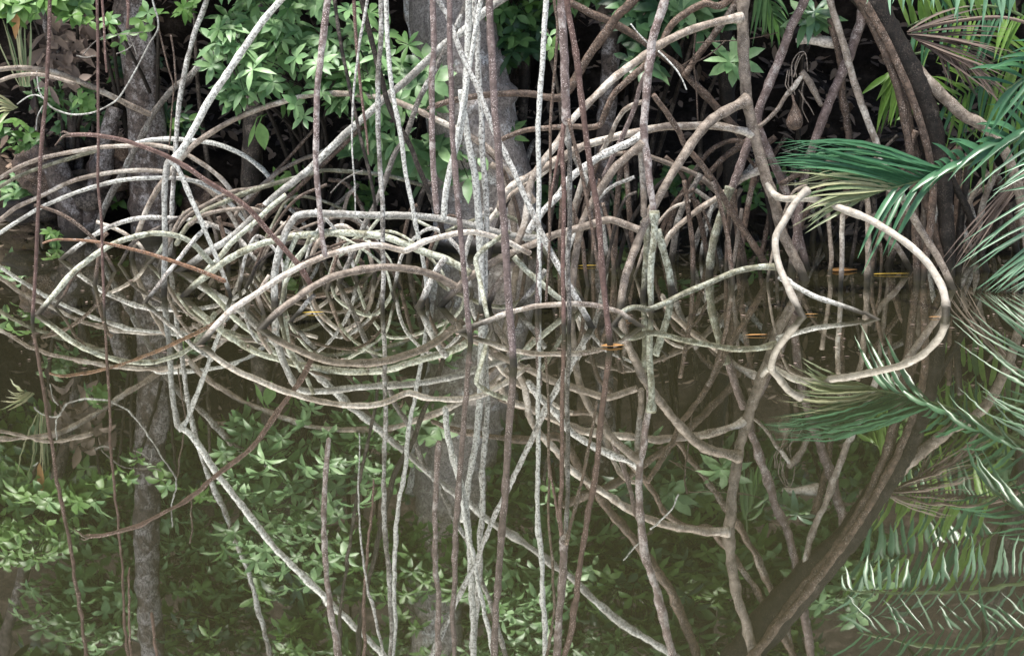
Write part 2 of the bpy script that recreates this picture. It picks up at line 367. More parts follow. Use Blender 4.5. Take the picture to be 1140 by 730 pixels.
# --- roots at the left
prop('upper of the two tan roots arching in from the left edge', 'tan', '-60,88 -20,79 0,77 20,76 50,78 70,84 100,96 130,110 170,129', (292, 272), 3.2, 3.8)
prop('lower tan root merging under its neighbour near the left edge', 'tan', '-50,112 -20,96 0,90 16,85 40,83 60,86 84,93', 291, 2.8, 2.4)
prop('mossy grey root slanting from the bush down to the left, meeting the tan arches', 'grey', '310,8 274,34 248,48 228,66 210,86 196,96 180,114 168,131 158,152 146,174 136,194 124,216 114,238 107,262', (280, 266), 3.8, 4.4, **D)
prop('bluish grey straight root leaning behind the brown trunk at upper left', 'grey', '230,0 216,40 208,70 202,100 198,128 196,160 193,200 191,245 189,285', 292, 3.6, 3.0, **D)
prop('topmost of four parallel arches sweeping in at the left edge', 'tan', '-50,226 -20,209 0,198 20,186 46,176 76,170 112,164 148,162 174,162 200,168 228,184 252,205 272,236 282,268', (286, 289), 2.6, 3.0, **D)
prop('second parallel arch at the left edge, greenish and ending under the first', 'green', '-50,238 -20,219 0,208 26,194 52,184 80,176 108,168', 280, 2.4, 2.6)
prop('third parallel arch from the left edge, pinkish grey', 'tan', '-60,284 -20,254 0,244 20,230 46,218 80,202 112,194 140,190 180,191 212,200 240,218 262,248 270,276', (277, 284), 2.8, 2.8, **D)
prop('lowest white arch of the four that sweep in at the left edge', 'white', '-50,290 -20,272 0,260 20,246 48,230 80,216 112,206 140,200 180,198 202,199 230,206 254,224 278,252 292,282', (277, 290), 2.6, 2.8, **D)
prop('pale arch crossing behind the white upright and dropping toward the dark hollow', 'white', '150,160 170,156 200,155 228,158 246,162 270,172 290,187 304,203', 286, 2.6, 3.4)
prop('grey arch touching water farthest up on the left side', 'grey', '286,290 266,266 232,249 195,243 180,242 155,243 130,249 110,258 90,271 71,287', (298, 289), 3.0, 3.0, down=True, down0=True)
prop('long pale arch touching down by the leftmost aerial root', 'green', '238,296 210,268 180,260 156,262 130,270 116,277 100,288 80,304 60,327 43,348', (322, 350), 3.6, 3.8, **D)
prop('small forked dark root under the long pale arch at left', 'brown', '90,298 80,312 72,328 62,341', 342, 2.0, 1.8, **D)
prop('short grey root touching water midway between the left arch and the white upright', 'grey', '232,250 215,268 200,287 186,305 175,320 162,336', (326, 337), 2.8, 2.8, **D)
prop('short hooked pale root just left of the white upright', 'green', '206,236 198,250 188,264 180,276 172,287 166,293', 294, 2.8, 2.8, **D)
prop('broad arch rising from the left, over the bush and down behind the vertical roots', 'tan', '596,226 585,211 572,195 556,178 540,163 520,150 500,140 476,128 456,119 428,110 388,105 348,106 308,115 268,130 238,146 215,162 200,178 180,204 166,228 158,246 150,270 147,285', (302, 287), 4.2, 3.4, **D)
family('prop_root', 'white root from frame top forking into an upright and a slanting leg at left', 'prop root', [
  ('main_stem', 'white', '500,-230 450,-165 400,-100 350,-46 312,0 294,22 274,50 258,74 242,98 228,120 214,146 200,169 190,180', (322, 329), 4.4, 4.6, dict(up=False)),
  ('branch', 'white', '192,176 186,184 184,205 183,240 184,280 183,325', 329, 4.0, 3.8, dict(down=True, up=False)),
  ('branch', 'white', '192,180 198,187 205,202 215,225 228,255 240,285 250,310 257,328', (329, 330), 3.4, 2.8, dict(down=True, up=False))], group='arching prop roots')
family('prop_root', 'reddish brown root pointing left with a forked snapped tip over the left arches', 'prop root', [
  ('main_stem', 'red', '74,150 100,150 130,155 156,163 184,174 210,188 228,200 258,218 278,234 298,256 318,278 333,296 347,319', (379, 357), 2.6, 3.8, dict(up=False, wob=0.1)),
  ('snapped_tip', 'brown', '77,150 70,152 66,156 61,162', (379, 380), 2.2, 0.8, dict(up=False)),
  ('snapped_tip', 'brown', '76,150 71,147 67,148', (379, 379), 2.0, 0.8, dict(up=False))], group='arching prop roots')
prop('orange brown tapering root pointing left just above the water', 'orange', '47,271 56,268 70,267 112,270 150,278 190,290 228,303 250,312', (344, 333), 1.2, 3.0, up=False, wob=0.1)
# --- central arches
prop('flat white root that turns down sharply at its left corner, over the central arches', 'white', '606,266 584,264 560,260 545,256 520,249 490,243 456,240 400,239 360,238 334,239 327,244 320,256 315,268 310,285 306,308 306,338', (330, 341), 4.6, 4.8, **D)
prop('smooth pale arch just below the flat white root, longest toward the left', 'green', '524,305 512,297 492,287 474,281 456,274 428,264 398,260 372,259 350,261 328,263 296,270 268,281 248,292 228,308 215,319 205,329', (342, 330), 4.8, 4.2, **D)
prop('pinkish brown arch with a kinked middle, nearest of the central arches', 'tan', '590,282 578,276 566,270 546,262 526,258 506,260 476,268 458,277 449,279 428,274 408,273 384,278 360,286 332,298 308,312 284,328 258,345 240,362 231,374 223,382', (345, 383), 3.6, 4.2, **D)
prop('thick dotted brown arch lowest of the central nest', 'tan', '516,322 500,315 486,308 468,302 456,300 428,297 408,299 388,303 368,309 348,319 328,333 308,349 292,365', (340, 366), 5.0, 4.6, **D)
prop('thick pale diagonal root from top centre down left to the water', 'white', '1010,-330 850,-220 700,-115 640,-62 590,-22 552,4 530,22 514,36 496,48 456,86 428,110 410,127 383,150 348,185 314,212 294,230 258,264 228,283 212,294 201,301', (305, 302), 5.2, 4.6, up=False, **D)
prop('slimmer grey diagonal root crossing the verticals and ending inside the central nest', 'grey', '520,0 510,26 498,52 486,74 466,112 450,156 440,172 428,204 416,230 404,254 396,274 386,296 378,315', 316, 3.8, 3.4, **D)
prop('short pale root running below and parallel to the thick diagonal at left', 'green', '318,217 296,236 282,249 258,270 244,287 232,300 223,311', 312, 3.2, 3.8, **D)
prop('green stained root lying across behind the thick diagonal', 'green', '470,206 430,196 372,190 350,192 328,198 294,208 268,217 248,226 228,235 208,252 196,272', (290, 300), 2.6, 3.4)
prop('thin straight grey root low behind the snapped red tip root', 'tan', '300,206 278,210 258,214 228,228 206,244 190,266 180,290', (293, 298), 2.6, 2.6, **D)
prop('short flat pale root ending at the fibrous knot', 'tan', '292,236 278,232 248,234 228,239 212,250', 306, 2.6, 2.8)
prop('tan root curving through the dark hollow under the bush', 'tan', '376,160 352,172 340,176 324,184 308,193 292,206 270,226 262,240', (284, 290), 2.6, 2.8)
prop('thin dark straight root crossing the hollow under the bush', 'brown', '352,142 328,168 304,194 288,212 268,238', 286, 2.0, 2.6)
prop('shaded brown root hugging the underside of the thick diagonal', 'brown', '404,140 376,168 348,194 318,222 298,240 284,256 277,268', 292, 3.0, 3.0)
prop('small hooked root rising left of the kinked arch, first of the upright pair', 'green', '331,262 326,272 320,290 317,310 316,336', 338, 3.2, 3.4, **D)
prop('inner upright pale root between the corner root and the snapped red root', 'green', '346,262 339,280 328,296 319,312 315,330 311,350', 351, 2.6, 3.2, **D)
prop('short grey root leaning left under the dotted arch by a yellow floating leaf', 'grey', '350,328 342,336 334,346 324,357', 358, 3.2, 2.6, **D)
prop('curved pale root beside the corner root with its foot behind the dotted arch', 'tan', '300,306 292,320 288,330 293,345', 350, 2.6, 2.6, **D)
# --- right of centre
prop('stout tan root running left from the green hub to the junction of the arches', 'tan', '712,256 696,250 680,245 668,247 650,252 636,256 616,262 596,271 576,279 556,288 536,300 520,310 509,321 498,332 491,340', (345, 341), 5.0, 4.4, knots=0.15, up=False, **D)
prop('kinked pale root dropping from the flat white root to the water', 'green', '566,258 546,272 531,286 531,298 536,320 542,348 546,362', (352, 366), 3.4, 3.2, **D)
prop('grey root with a bulging bend left of the arches junction', 'grey', '497,286 488,298 480,312 472,330 468,341', 342, 4.0, 4.6, **D)
prop('stout leaning grey root right behind the longest mauve aerial root', 'tan', '572,292 560,308 551,322 543,338', 342, 4.0, 4.6, **D)
prop('mossy root slanting down to the right beneath the pale strands', 'green', '572,286 584,299 596,310 612,324 632,340', 345, 4.2, 3.8, **D)
prop('speckled upright root in the gap right of the longest mauve aerial root', 'purple', '602,270 600,292 599,322 598,347', 350, 3.6, 3.6, **D)
prop('short thick root leaning left at the foot of the speckled upright root', 'grey', '608,300 596,318 586,330 577,342', 344, 3.6, 3.8, **D)
prop('thin green root bending right beside the forked aerial root', 'green', '603,262 612,276 622,294 634,314 645,330', 338, 3.0, 3.0, **D)
prop('low brown arch skimming the water right of the longest mauve root', 'tan', '704,357 690,348 665,341 640,338 600,340 580,344 562,349 545,356 527,363 512,370', (364, 370), 3.2, 3.6, down=True, down0=True)
family('prop_root', 'mauve grey root from frame top that forks widely above the green hub right of centre', 'prop root', [
  ('main_stem', 'purple', '740,0 728,40 722,80 719,110 717,150 720,175 723,205 727,228 726,246', (338, 340), 6.2, 4.2, dict(knots=0.1)),
  ('branch', 'grey', '717,150 702,158 684,166 670,173 658,181 636,198 622,218 602,238 588,258', (338, 342), 5.4, 4.4, dict(up=False, down=False)),
  ('branch', 'tan', '716,160 703,170 692,180 684,188 670,208 656,232 646,258 641,284 638,308 636,338', (339, 343), 5.2, 4.6, dict(up=False, down=True)),
  ('branch', 'tan', '714,155 714,178 716,210 717,240', (337, 338), 3.4, 4.2, dict(up=False)),
  ('branch', 'purple', '720,82 712,100 706,122 694,150 684,170 672,196', (336, 330), 3.2, 3.0, dict(up=False))], group='arching prop roots')
prop('brown root slanting right and down from the mauve grey fork', 'brown', '727,106 742,126 756,148 764,164 784,187 798,207 814,236 832,262 848,286 856,300', (326, 306), 3.6, 4.4, **D)
prop('small dim arch springing left from the mauve grey root', 'tan', '716,113 704,117 694,124 686,136 680,150 670,168', (330, 324), 3.0, 3.0)
prop('long thin brown arch crossing the dark hollow right of the mauve root', 'tan', '654,186 676,174 704,170 728,176 750,184 774,194 790,206 812,228', (294, 288), 2.8, 3.4)
prop('dim wavy branch winding across behind the upright roots at y of the fork', 'brown', '812,0 784,4 764,14 748,28 736,48 718,72 700,88 684,104 675,122 668,138 655,142 640,141 610,142 584,145 556,157', (306, 302), 5.2, 3.2, up=True)
prop('thick dark bough bending from top right of centre to run level leftward', 'brown', '705,0 690,15 675,36 660,56 646,78 636,96 624,108 610,108 590,104 570,104 540,106 500,113 478,121', (304, 298), 7.0, 3.6)
prop('dim brown bough descending to the right behind the mauve grey root', 'brown', '630,2 645,8 660,16 684,27 718,48 740,64 760,80 780,100 802,124 826,150', 290, 5.0, 5.0, up=False)
prop('straight dim brown rod descending to the left behind the leaves', 'brown', '824,-2 802,30 788,48 774,66 762,84', 291, 5.2, 4.2)
prop('slim pale root below the arch that sweeps left from the mauve fork', 'tan', '640,172 620,182 596,198 580,208 564,222 546,244 534,262', (318, 322), 3.0, 3.2)
# --- the big mangrove at the right: trunk and its prop roots
tree = family('mangrove_tree', 'dark leaning mangrove trunk at right with its own fan of arching prop roots', 'tree', [
  ('trunk', 'dark', '760,-330 830,-200 868,-130 900,-85 935,-40 968,0 990,38 1008,72 1028,110 1040,150 1048,200 1054,250 1056,290', (309, 306), 27, 8, dict(up=False, down=True, n=20)),
  ('prop_root', 'tan', '885,-200 862,-130 838,-60 828,0 828,40 829,80 833,120 842,160 855,203 863,228 869,255 878,274 888,292 894,307', (312, 312), 7.6, 6.2, dict(up=False, down=True, n=12)),
  ('prop_root', 'tan', '832,112 820,118 808,124 790,136 775,152 758,178 738,212 722,240 708,275 698,302 692,328 690,342', (314, 345), 6.8, 4.8, dict(up=False, down=True, n=12)),
  ('prop_root', 'tan', '826,20 800,24 770,33 740,47 720,60 700,75 684,88 660,110 638,132 622,156 600,186 590,208 588,222 584,250 576,270', (314, 342), 5.2, 4.6, dict(up=False)),
  ('prop_root', 'tan', '838,150 826,146 800,141 770,140 740,141 715,146 690,152 670,157 650,163 630,173 610,185 590,196 574,205 562,216 556,232', (312, 330), 5.0, 4.8, dict(up=False)),
  ('prop_root', 'purple', '912,-60 896,0 880,32 868,66 856,96 844,128 848,152 856,170 866,192 876,216 886,245 895,285', (306, 300), 6.2, 5.0, dict(down=True)),
  ('prop_root', 'tan', '896,-88 916,-46 924,0 934,32 944,66 954,100 964,128 973,152 981,176 990,210', (308, 308), 4.6, 4.6, dict(up=False)),
  ('prop_root', 'brown', '926,20 931,48 936,72 938,100 942,130 945,160 944,200 940,240', (304, 304), 4.6, 5.0, dict(up=False)),
  ('prop_root', 'brown', '972,158 960,164 946,172 925,180 905,186 885,196 870,205', (307, 304), 4.6, 3.4, dict(up=False)),
  ('prop_root', 'purple', '966,2 958,24 952,44 944,66 934,88 924,112 914,138 906,160 896,195 890,230 886,262', (306, 303), 7.0, 5.2, dict(up=False, down=True)),
  ('prop_root', 'brown', '986,30 992,52 998,70 1004,92 1010,120 1014,144 1020,175 1030,220 1044,270 1056,300', (307, 306), 6.4, 4.6, dict(up=False, down=True)),
  ('prop_root', 'tan', '986,44 1006,66 1024,82 1052,109 1072,128 1092,139 1112,158 1128,190 1140,240 1146,290', (306, 309), 9.0, 6.0, dict(up=False, down=True, n=12)),
  ('prop_root', 'dark', '1028,96 1034,130 1026,170 1018,215 1010,262 1008,285', (304, 298), 8.0, 5.0, dict(up=False, down=True)),
  ('prop_root', 'brown', '982,172 1004,172 1024,170', (302, 302), 5.2, 5.0, dict(up=False)),
  ('prop_root', 'brown', '1020,146 1014,162 1008,182 1000,215 996,240', (308, 308), 3.4, 3.0, dict(up=False)),
  ('prop_root', 'brown', '760,-330 830,-215 880,-118 915,-58 952,-8 978,42 1000,100 1013,170 1018,230 1020,285', (312, 312), 6, 5, dict(up=False, down=True)),
  ('prop_root', 'brown', '860,-150 892,-100 926,-52 962,2 992,56 1022,128 1038,196 1036,250 1030,290', (314, 312), 5, 5, dict(up=False, down=True)),
  ('prop_root', 'dark', '1046,170 1062,205 1080,240 1092,280', (306, 302), 5.0, 4.4, dict(up=False, down=True))])
family('prop_root', 'smooth cream root looping wide to the right and down to the water, with side legs', 'prop root', [
  ('main_stem', 'cream', '852,200,312 862,216,314 874,221,318 888,221,322 904,222,324 922,227,326 947,236,329 968,245,331 990,257,335 1008,269,339 1024,283,342 1035,295,344 1044,310,346 1050,325,348 1053,340,350 1053,349,351', (323, 327), 4.2, 5.4, dict(up=False, down=True, wob=0.1)),
  ('branch', 'cream', '899,212 892,217 883,228 873,246 864,262 864,280 869,300 880,326 892,349', (328, 352), 4.6, 4.6, dict(up=False, down=True, wob=0.12)),
  ('branch', 'white', '868,308 884,318 908,330 940,341 960,348 975,354', (343, 355), 3.8, 2.6, dict(up=False, down=True, wob=0.12)),
  ('branch', 'green', '868,297 845,297 820,302 790,314 760,327 740,337 722,344 706,342 694,347 686,358', (340, 362), 4.0, 3.6, dict(up=False, down=True, wob=0.12))], group='arching prop roots')
tree_hub = family('prop_root', 'cluster of mossy legs below the green hub right of centre', 'prop root', [
  ('leg', 'green', '728,235 728,262 725,290 724,318 725,342', 348, 4.6, 3.8, dict(up=False, down=True)),
  ('leg', 'green', '718,246 720,270 718,300 716,322', 330, 4.6, 3.8, dict(up=False, down=True)),
  ('leg', 'green', '732,256 738,275 744,298 747,318', 326, 4.4, 5.0, dict(up=False, down=True))], group='arching prop roots')
family('prop_root', 'brown root with a mossy joint where two legs part, under the palm side trunk', 'prop root', [
  ('main_stem', 'purple', '836,152 832,162 825,182 818,202 813,212', 306, 5.6, 5.6, dict(up=False)),
  ('leg', 'green', '813,208 808,224 802,242 796,262 792,282 790,300', 307, 5.2, 5.2, dict(up=False, down=True)),
  ('leg', 'tan', '848,188 824,201 800,219 780,232 760,248 745,262 738,276', (305, 303), 3.8, 3.6, dict(up=False, down=False)),
  ('leg', 'brown', '816,212 818,235 822,260 828,284 830,300', 302, 4.2, 4.0, dict(up=False, down=True))], group='arching prop roots')
prop('thin brown arch behind the joint, falling left to the far water', 'brown', '830,158 814,157 796,164 784,176 768,200 756,220 748,240 742,262', (288, 283), 3.0, 3.2, **D)
prop('short brown root slanting left behind the right-hand trunk root', 'brown', '832,156 820,166 808,174 792,190 780,204', 288, 4.2, 3.6)
for lab, k, s, wv, r in [
  ('thin upright brown root left of two others below the joint', 'brown', '812,236 810,262 809,296', 302, 2.8),
  ('slim tan root standing between the thin uprights below the joint', 'tan', '826,232 820,268 814,306', 310, 2.6),
  ('first upright brown root under the pale frond tips', 'tan', '920,222 923,250 926,285 924,304', 306, 3.0),
  ('second upright brown root under the pale frond tips', 'tan', '940,222 938,250 937,290 936,318', 320, 3.2),
  ('thick speckled upright root inside the cream loop', 'tan', '962,205 966,235 966,286 965,314', 315, 4.0),
  ('slim curved root inside the cream loop just right of the thick upright', 'brown', '990,230 980,262 973,284 970,306', 308, 2.8),
  ('short pointed root standing alone inside the cream loop', 'brown', '978,262 981,280 981,302', 304, 2.0),
  ('stout brown root leaning right to the water inside the cream loop', 'tan', '972,238 986,262 1000,277 1013,298', 300, 4.0),
  ('long leaning root passing behind the cream loop to the far right water', 'tan', '1000,212 1014,238 1028,262 1046,290 1061,321', 322, 4.6),
  ('thin upright root at the left foot of the mauve fork', 'brown', '696,168 698,200 701,240 704,285', 293, 3.6),
  ('thin brown upright right behind the trunk root foot', 'brown', '858,232 852,262 846,288', 295, 3.0),
  ('bare brown upright near the right palm leaflets', 'brown', '1076,190 1070,230 1066,268 1064,296', 300, 4.0)]:
    prop(lab, k, s, wv, r, r, up=False, down=True)
# dim tangle at the back
rnd = random.Random(21)
def tangle(x0, x1, n, ya, yb, wa, wb, ra, rb):
    for i in range(n):
        w0 = rnd.uniform(wa, wb); x = rnd.uniform(x0, x1); dx = rnd.uniform(-90, 90)
        yt = rnd.uniform(ya, yb); bow = rnd.uniform(0.15, 0.5)
        pts = '%f,%f %f,%f %f,%f %f,%f' % (x+dx, yt, x+dx*0.6, yt+(w0-yt)*bow*0.55, x+dx*0.22, yt+(w0-yt)*0.55, x, w0-1)
        r = rnd.uniform(ra, rb)
        root('prop_root', 'prop root', 'dim prop root in the shaded tangle at the back', rnd.choice(['brown', 'brown', 'tan', 'grey', 'dark']), pts, w0, r, r*1.05,
             group='dim roots in the back tangle', up=False, down=True, n=7)
tangle(560, 1060, 34, 150, 215, 262, 300, 2.2, 4.2)
tangle(230, 560, 24, 195, 250, 268, 318, 2.0, 3.6)
tangle(1040, 1150, 8, 140, 200, 275, 305, 3, 5)
tangle(620, 880, 14, 190, 235, 285, 322, 1.8, 3.2)
tangle(950, 1110, 12, 150, 220, 268, 300, 2.4, 4.5)
tangle(100, 300, 7, 225, 262, 285, 330, 1.6, 2.6)
def tangle2(n):                 # low arches of the nest, both feet in the water
    for i in range(n):
        w0 = rnd.uniform(288, 338); w1 = w0+rnd.uniform(-18, 18); x = rnd.uniform(250, 620); wd = rnd.uniform(50, 150)*(1 if x < 400 else -1); r = rnd.uniform(1.8, 3.4)
        h = rnd.uniform(28, 75); k = rnd.uniform(0.35, 0.6)
        pts = '%f,%f,%f %f,%f,%f %f,%f,%f %f,%f,%f %f,%f,%f' % (x, w0-1, w0, x+wd*0.14, w0-h*0.62, w0+(w1-w0)*.14, x+wd*k, (w0+w1)/2-h, w0+(w1-w0)*k, x+wd*0.87, w1-h*0.6, w0+(w1-w0)*.87, x+wd, w1-1, w1)
        root('prop_root', 'prop root', 'short low arch of root in the nest between the larger arches', rnd.choice(['tan', 'grey', 'green', 'brown']), pts, w0, r, r*0.9,
             group='short low arches in the nest', up=False, down=True, down0=True, n=8)
tangle2(15)

# lianas and twigs
def twig(name, cat, label, kind, strands, **kw):
    mb = MB(); lo = None
    for s, wv, r in strands:
        vs = root_geo(mb, s, wv, r, r*0.75, up=False, n=6, wob=0.2)
        q = min(vs, key=lambda v: v.z); lo = q if lo is None or q.z < lo.z else lo
    return tag(mb.build(name, RM[kind], origin=lo), label, cat)
twig('liana', 'vine', 'thin pale vine looping low like a hammock before the brown trunk at left', 'white', [('168,-30 170,0 176,22 175,35 166,50 150,80 135,106 125,116 105,125 80,127 60,121 50,112 43,100 41,80', 288, 1.3), ('50,110 40,106 30,108 19,116', 288, 1.1), ('48,118 42,130 40,145', 288, 1.0)])
twig('liana', 'vine', 'thin dark vine hanging right of the hammock vine', 'brown', [('176,30 181,50 187,75 193,98 191,125 188,170', 288, 1.3)])
twig('twig', 'twig', 'fine leafless twigs over the leaf litter at the upper left', 'grey', [('92,62 104,48 118,40 140,38 160,36', 286, 0.8), ('85,62 96,64 106,62', 286, 1.0), ('145,44 150,55 154,66', 286, 0.8), ('130,60 142,55 149,48', 286, 0.8)])
twig('twig', 'twig', 'curved white twig dangling from the crossing right of the mauve root', 'white', [('733,57 742,66 752,77 759,88 764,100', 330, 1.2)])
twig('twig', 'twig', 'short white twig slanting above the crossing, left of the mauve root', 'white', [('702,27 710,37 720,48', 334, 1.1)])
twig('twig', 'twig', 'thin brown twig hanging straight down in the dark gap beside the big trunk root', 'brown', [('774,38 772,66 775,96 777,138', 300, 1.3), ('808,45 796,56 783,65 768,72 760,74', 300, 1.1), ('752,78 762,72 770,66', 300, 1.2)])
twig('twig', 'twig', 'small bent twig hanging under the central white root', 'grey', [('404,190 392,195 380,203 369,215', 305, 1.2)])
twig('twig', 'twig', 'thin straight twig crossing level past the big trunk root', 'brown', [('776,48 800,46 826,45 850,40 866,36', 303, 0.8)])
# fibrous knot on the thick diagonal
mb = MB(); c0 = P(291, 236, 303); rr = random.Random(4)
for i in range(16):
    a0 = rr.uniform(0, 6.28); pts = []
    for k in range(7):
        a = a0+k*0.55; pts.append(c0+Vector((math.cos(a)*0.035, rr.uniform(-0.03, 0.03), math.sin(a)*0.035+rr.uniform(-0.01, 0.01))))
    mb.tube(pts, [0.0035]*7, n=5)
tag(mb.build('root_knot', RM['brown'], origin=c0), 'fibrous dark knot tied around the thick pale diagonal root', 'root knot')
# hanging pod with fibres, bark strip, knobby stub
e = empty('seed_pod', P(886, 142, 306)); tag(e, 'drop-shaped brown pod hanging by its stalk left of the right-hand trunk', 'pod')
mb = MB(); u = mpp(306); top = P(882, 106, 306)
prof = [(0, 1.2), (8, 1.6), (12, 3), (18, 6), (24, 9), (30, 10), (35, 8), (38, 3)]
mb.tube([top+Vector((0.01*math.sin(z*0.1)+z*u*0.1, 0, -z*u)) for z, r in prof], [r*u for z, r in prof], n=12, wob=0.15)
mb.build('pod', RM['brown'], parent=e, origin=e.location)
mb = MB()
for x in (-2, 0, 3): mb.tube([top+Vector((x*u, 0, 0.001)), top+Vector((x*u*1.5-0.02, 0.02, 0.05)), top+Vector((x*u-0.01, 0.05, 0.12))], [0.003]*3, n=5)
mb.build('stalk', RM['tan'], parent=e, origin=e.location)
twig('dry_fibre', 'fibre', 'tuft of looping dry fibres hanging above the drop-shaped pod', 'tan', [('881,84 882,70 888,60 895,58 898,66 899,80', 305, 0.9), ('884,86 888,72 893,62 897,60', 305, 0.8), ('889,100 894,110 893,122 900,136', 305, 0.8), ('895,90 893,105 902,120 906,128', 305, 0.8), ('890,60 885,74 887,86', 305, 0.8)])
twig('bark_strip', 'bark', 'peeling brown bark strip draped right of the drop-shaped pod', 'tan', [('892,80 899,88 906,100 914,116', 305, 5.0)])
twig('dead_branch', 'branch', 'gnarled brown branch winding left under the dry fibres', 'tan', [('893,84 884,96 874,108 866,122 852,136 842,142', 305, 3.2)])
twig('branch_stub', 'branch', 'knobby blunt stub of a branch poking left at the upper right', 'tan', [('930,48 912,46 900,44 890,45', 302, 8.0)])

# ------------------------------------------------------------------ background trunks
def trunk(label, kind, pieces, name='tree', cat='tree'):
    base = parse(pieces[0][0], pieces[0][1])[-1]; loc = P(*base)
    e = empty(name, loc); tag(e, label, cat)
    for i, (s, wv, r0, r1, *kk) in enumerate(pieces):
        mb = MB(); root_geo(mb, s, wv, r0, r1, up=False, down=not kk, n=18, wob=0.25)
        mb.build('trunk' if i == 0 else ('upper_trunk' if kk else 'buttress'), RM[kk[0] if kk else kind], parent=e, origin=loc)
    return e
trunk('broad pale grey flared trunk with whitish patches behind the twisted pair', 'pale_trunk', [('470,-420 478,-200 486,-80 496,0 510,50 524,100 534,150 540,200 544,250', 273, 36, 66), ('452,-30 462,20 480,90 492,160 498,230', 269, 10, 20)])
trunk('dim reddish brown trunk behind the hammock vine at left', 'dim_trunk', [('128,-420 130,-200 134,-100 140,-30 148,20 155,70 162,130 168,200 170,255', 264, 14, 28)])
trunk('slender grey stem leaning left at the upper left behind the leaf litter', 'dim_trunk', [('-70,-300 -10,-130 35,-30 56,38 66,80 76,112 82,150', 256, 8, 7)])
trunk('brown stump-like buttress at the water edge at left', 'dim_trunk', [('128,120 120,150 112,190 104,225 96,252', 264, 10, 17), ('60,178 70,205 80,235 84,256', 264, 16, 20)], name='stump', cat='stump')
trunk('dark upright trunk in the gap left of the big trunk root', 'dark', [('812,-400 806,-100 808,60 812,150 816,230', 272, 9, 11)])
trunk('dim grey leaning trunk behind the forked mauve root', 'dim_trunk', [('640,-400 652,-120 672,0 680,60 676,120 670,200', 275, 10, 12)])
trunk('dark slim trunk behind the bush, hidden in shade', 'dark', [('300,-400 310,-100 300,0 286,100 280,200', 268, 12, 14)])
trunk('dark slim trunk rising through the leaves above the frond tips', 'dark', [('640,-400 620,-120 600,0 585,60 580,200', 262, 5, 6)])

# ------------------------------------------------------------------ leaves
def leaf(mb, base, d, nrm, L, W, mi=0, droop=0.25, seg=4, fold=0.25):
    """one pointed blade: 2 x seg quads folded on its midrib, drooping along its length"""
    d = d.normalized(); side = d.cross(nrm)
    side = side.normalized() if side.length > 1e-5 else d.orthogonal().normalized()
    up = side.cross(d).normalized(); b = len(mb.v)
    prof = {4: (0.10, 0.62, 1.0, 0.88, 0.04), 3: (0.15, 1.0, 0.75, 0.02), 6: (0.12, 0.65, 0.97, 1.0, 0.8, 0.45, 0.02)}[seg]
    for i in range(seg+1):
        t = i/seg; c = base + d*L*t - up*(droop*L*t*t) ; hw = W*0.5*prof[i]
        mb.v += [c - side*hw + up*hw*fold, c.copy(), c + side*hw + up*hw*fold]
    for i in range(seg):
        for k in (0, 1):
            a = b+i*3+k; mb.face((a, a+1, a+4, a+3), mi)
def rosette(mb, c, axis, L, W, n, rn, mi=0, spread=1.3):
    axis = axis.normalized(); u = axis.orthogonal().normalized(); v = axis.cross(u); ph = rn.uniform(0, 6.28)
    for k in range(n):
        a = ph + 2*math.pi*k/n + rn.uniform(-0.2, 0.2)
        s = spread*rn.uniform(0.8, 1.1)
        d = axis*math.cos(s) + (u*math.cos(a)+v*math.sin(a))*math.sin(s)
        leaf(mb, c, d, axis, L*rn.uniform(0.75, 1.15), W*rn.uniform(0.85, 1.15), mi, droop=rn.uniform(0.15, 0.7))
def shrub(label, blobs, n, L, W, mats, seed, leaflets=(5, 7), group='shrubs on the bank', cat='shrub', name='shrub', stem='dark', up=0.5, back=0.8):
    """blobs: (x, y, w, rx, ry) ellipses in photo units where its crown hangs; twigs run from a stem to every rosette"""
    rn = random.Random(seed); fo = MB(); st = MB()
    b0 = blobs[0]; basep = P(b0[0], b0[1], b0[2]); basep.y += back; basep.z = max(bank_z(basep.x, basep.y), 0.0)
    e = empty(name, basep); tag(e, label, cat, group)
    tot = sum(b[3]*b[4] for b in blobs)
    for bx, by, bw, rx, ry in blobs:
        cc = P(bx, by, bw); k = mpp(bw); hubs = []
        for q in range(2 if rx > 30 else 1):
            hubs.append(cc+Vector((rn.uniform(-rx, rx)*0.5*k, rn.uniform(0.05, 0.4), rn.uniform(-ry, ry)*0.5*k)))
            mid = (hubs[-1]+basep)/2+Vector((rn.uniform(-.1, .1), 0.15, 0.1))
            c = catmull([list(basep), list(mid), list(hubs[-1])], 4)
            st.tube([Vector(p) for p in c], [0.018-0.0012*i for i in range(len(c))], n=6)
        m_ = max(3, int(n*rx*ry/tot))
        for i in range(m_):
            while True:
                a, b, c3 = rn.uniform(-1, 1), rn.uniform(-1, 1), rn.uniform(-1, 1)
                rr = a*a+b*b+c3*c3
                if rr < 1: break
            edge = 1+0.25*noise.noise(Vector((a*2+seed, b*2, c3*2)))
            if noise.noise(Vector((a*2.6+seed*3, b*2.6, c3*2.6))) < -0.17: continue
            c = cc + Vector((a*rx*k*edge, c3*0.55*min(rx, ry)*k*1.6, b*ry*k*edge))
            h = min(hubs, key=lambda q: (q-c).length)
            st.tube([h, (h+c)/2+Vector((0, 0, 0.03)), c], [0.004, 0.003, 0.002], n=4, cap=False)
            axis = Vector((rn.uniform(-0.5, 0.5), -rn.uniform(0.3, 1.0), up+rn.uniform(-0.3, 0.6)))
            rosette(fo, c, axis, L*rn.uniform(0.7, 1.25), W*rn.uniform(0.8, 1.2), rn.randint(*leaflets), rn, mi=(0 if rn.random() < 0.65 else 1))
    fo.build('foliage', [LM[mats[0]], LM[mats[1]]], parent=e, origin=e.location)
    st.build('stem', RM[stem], parent=e, origin=e.location)
    return e
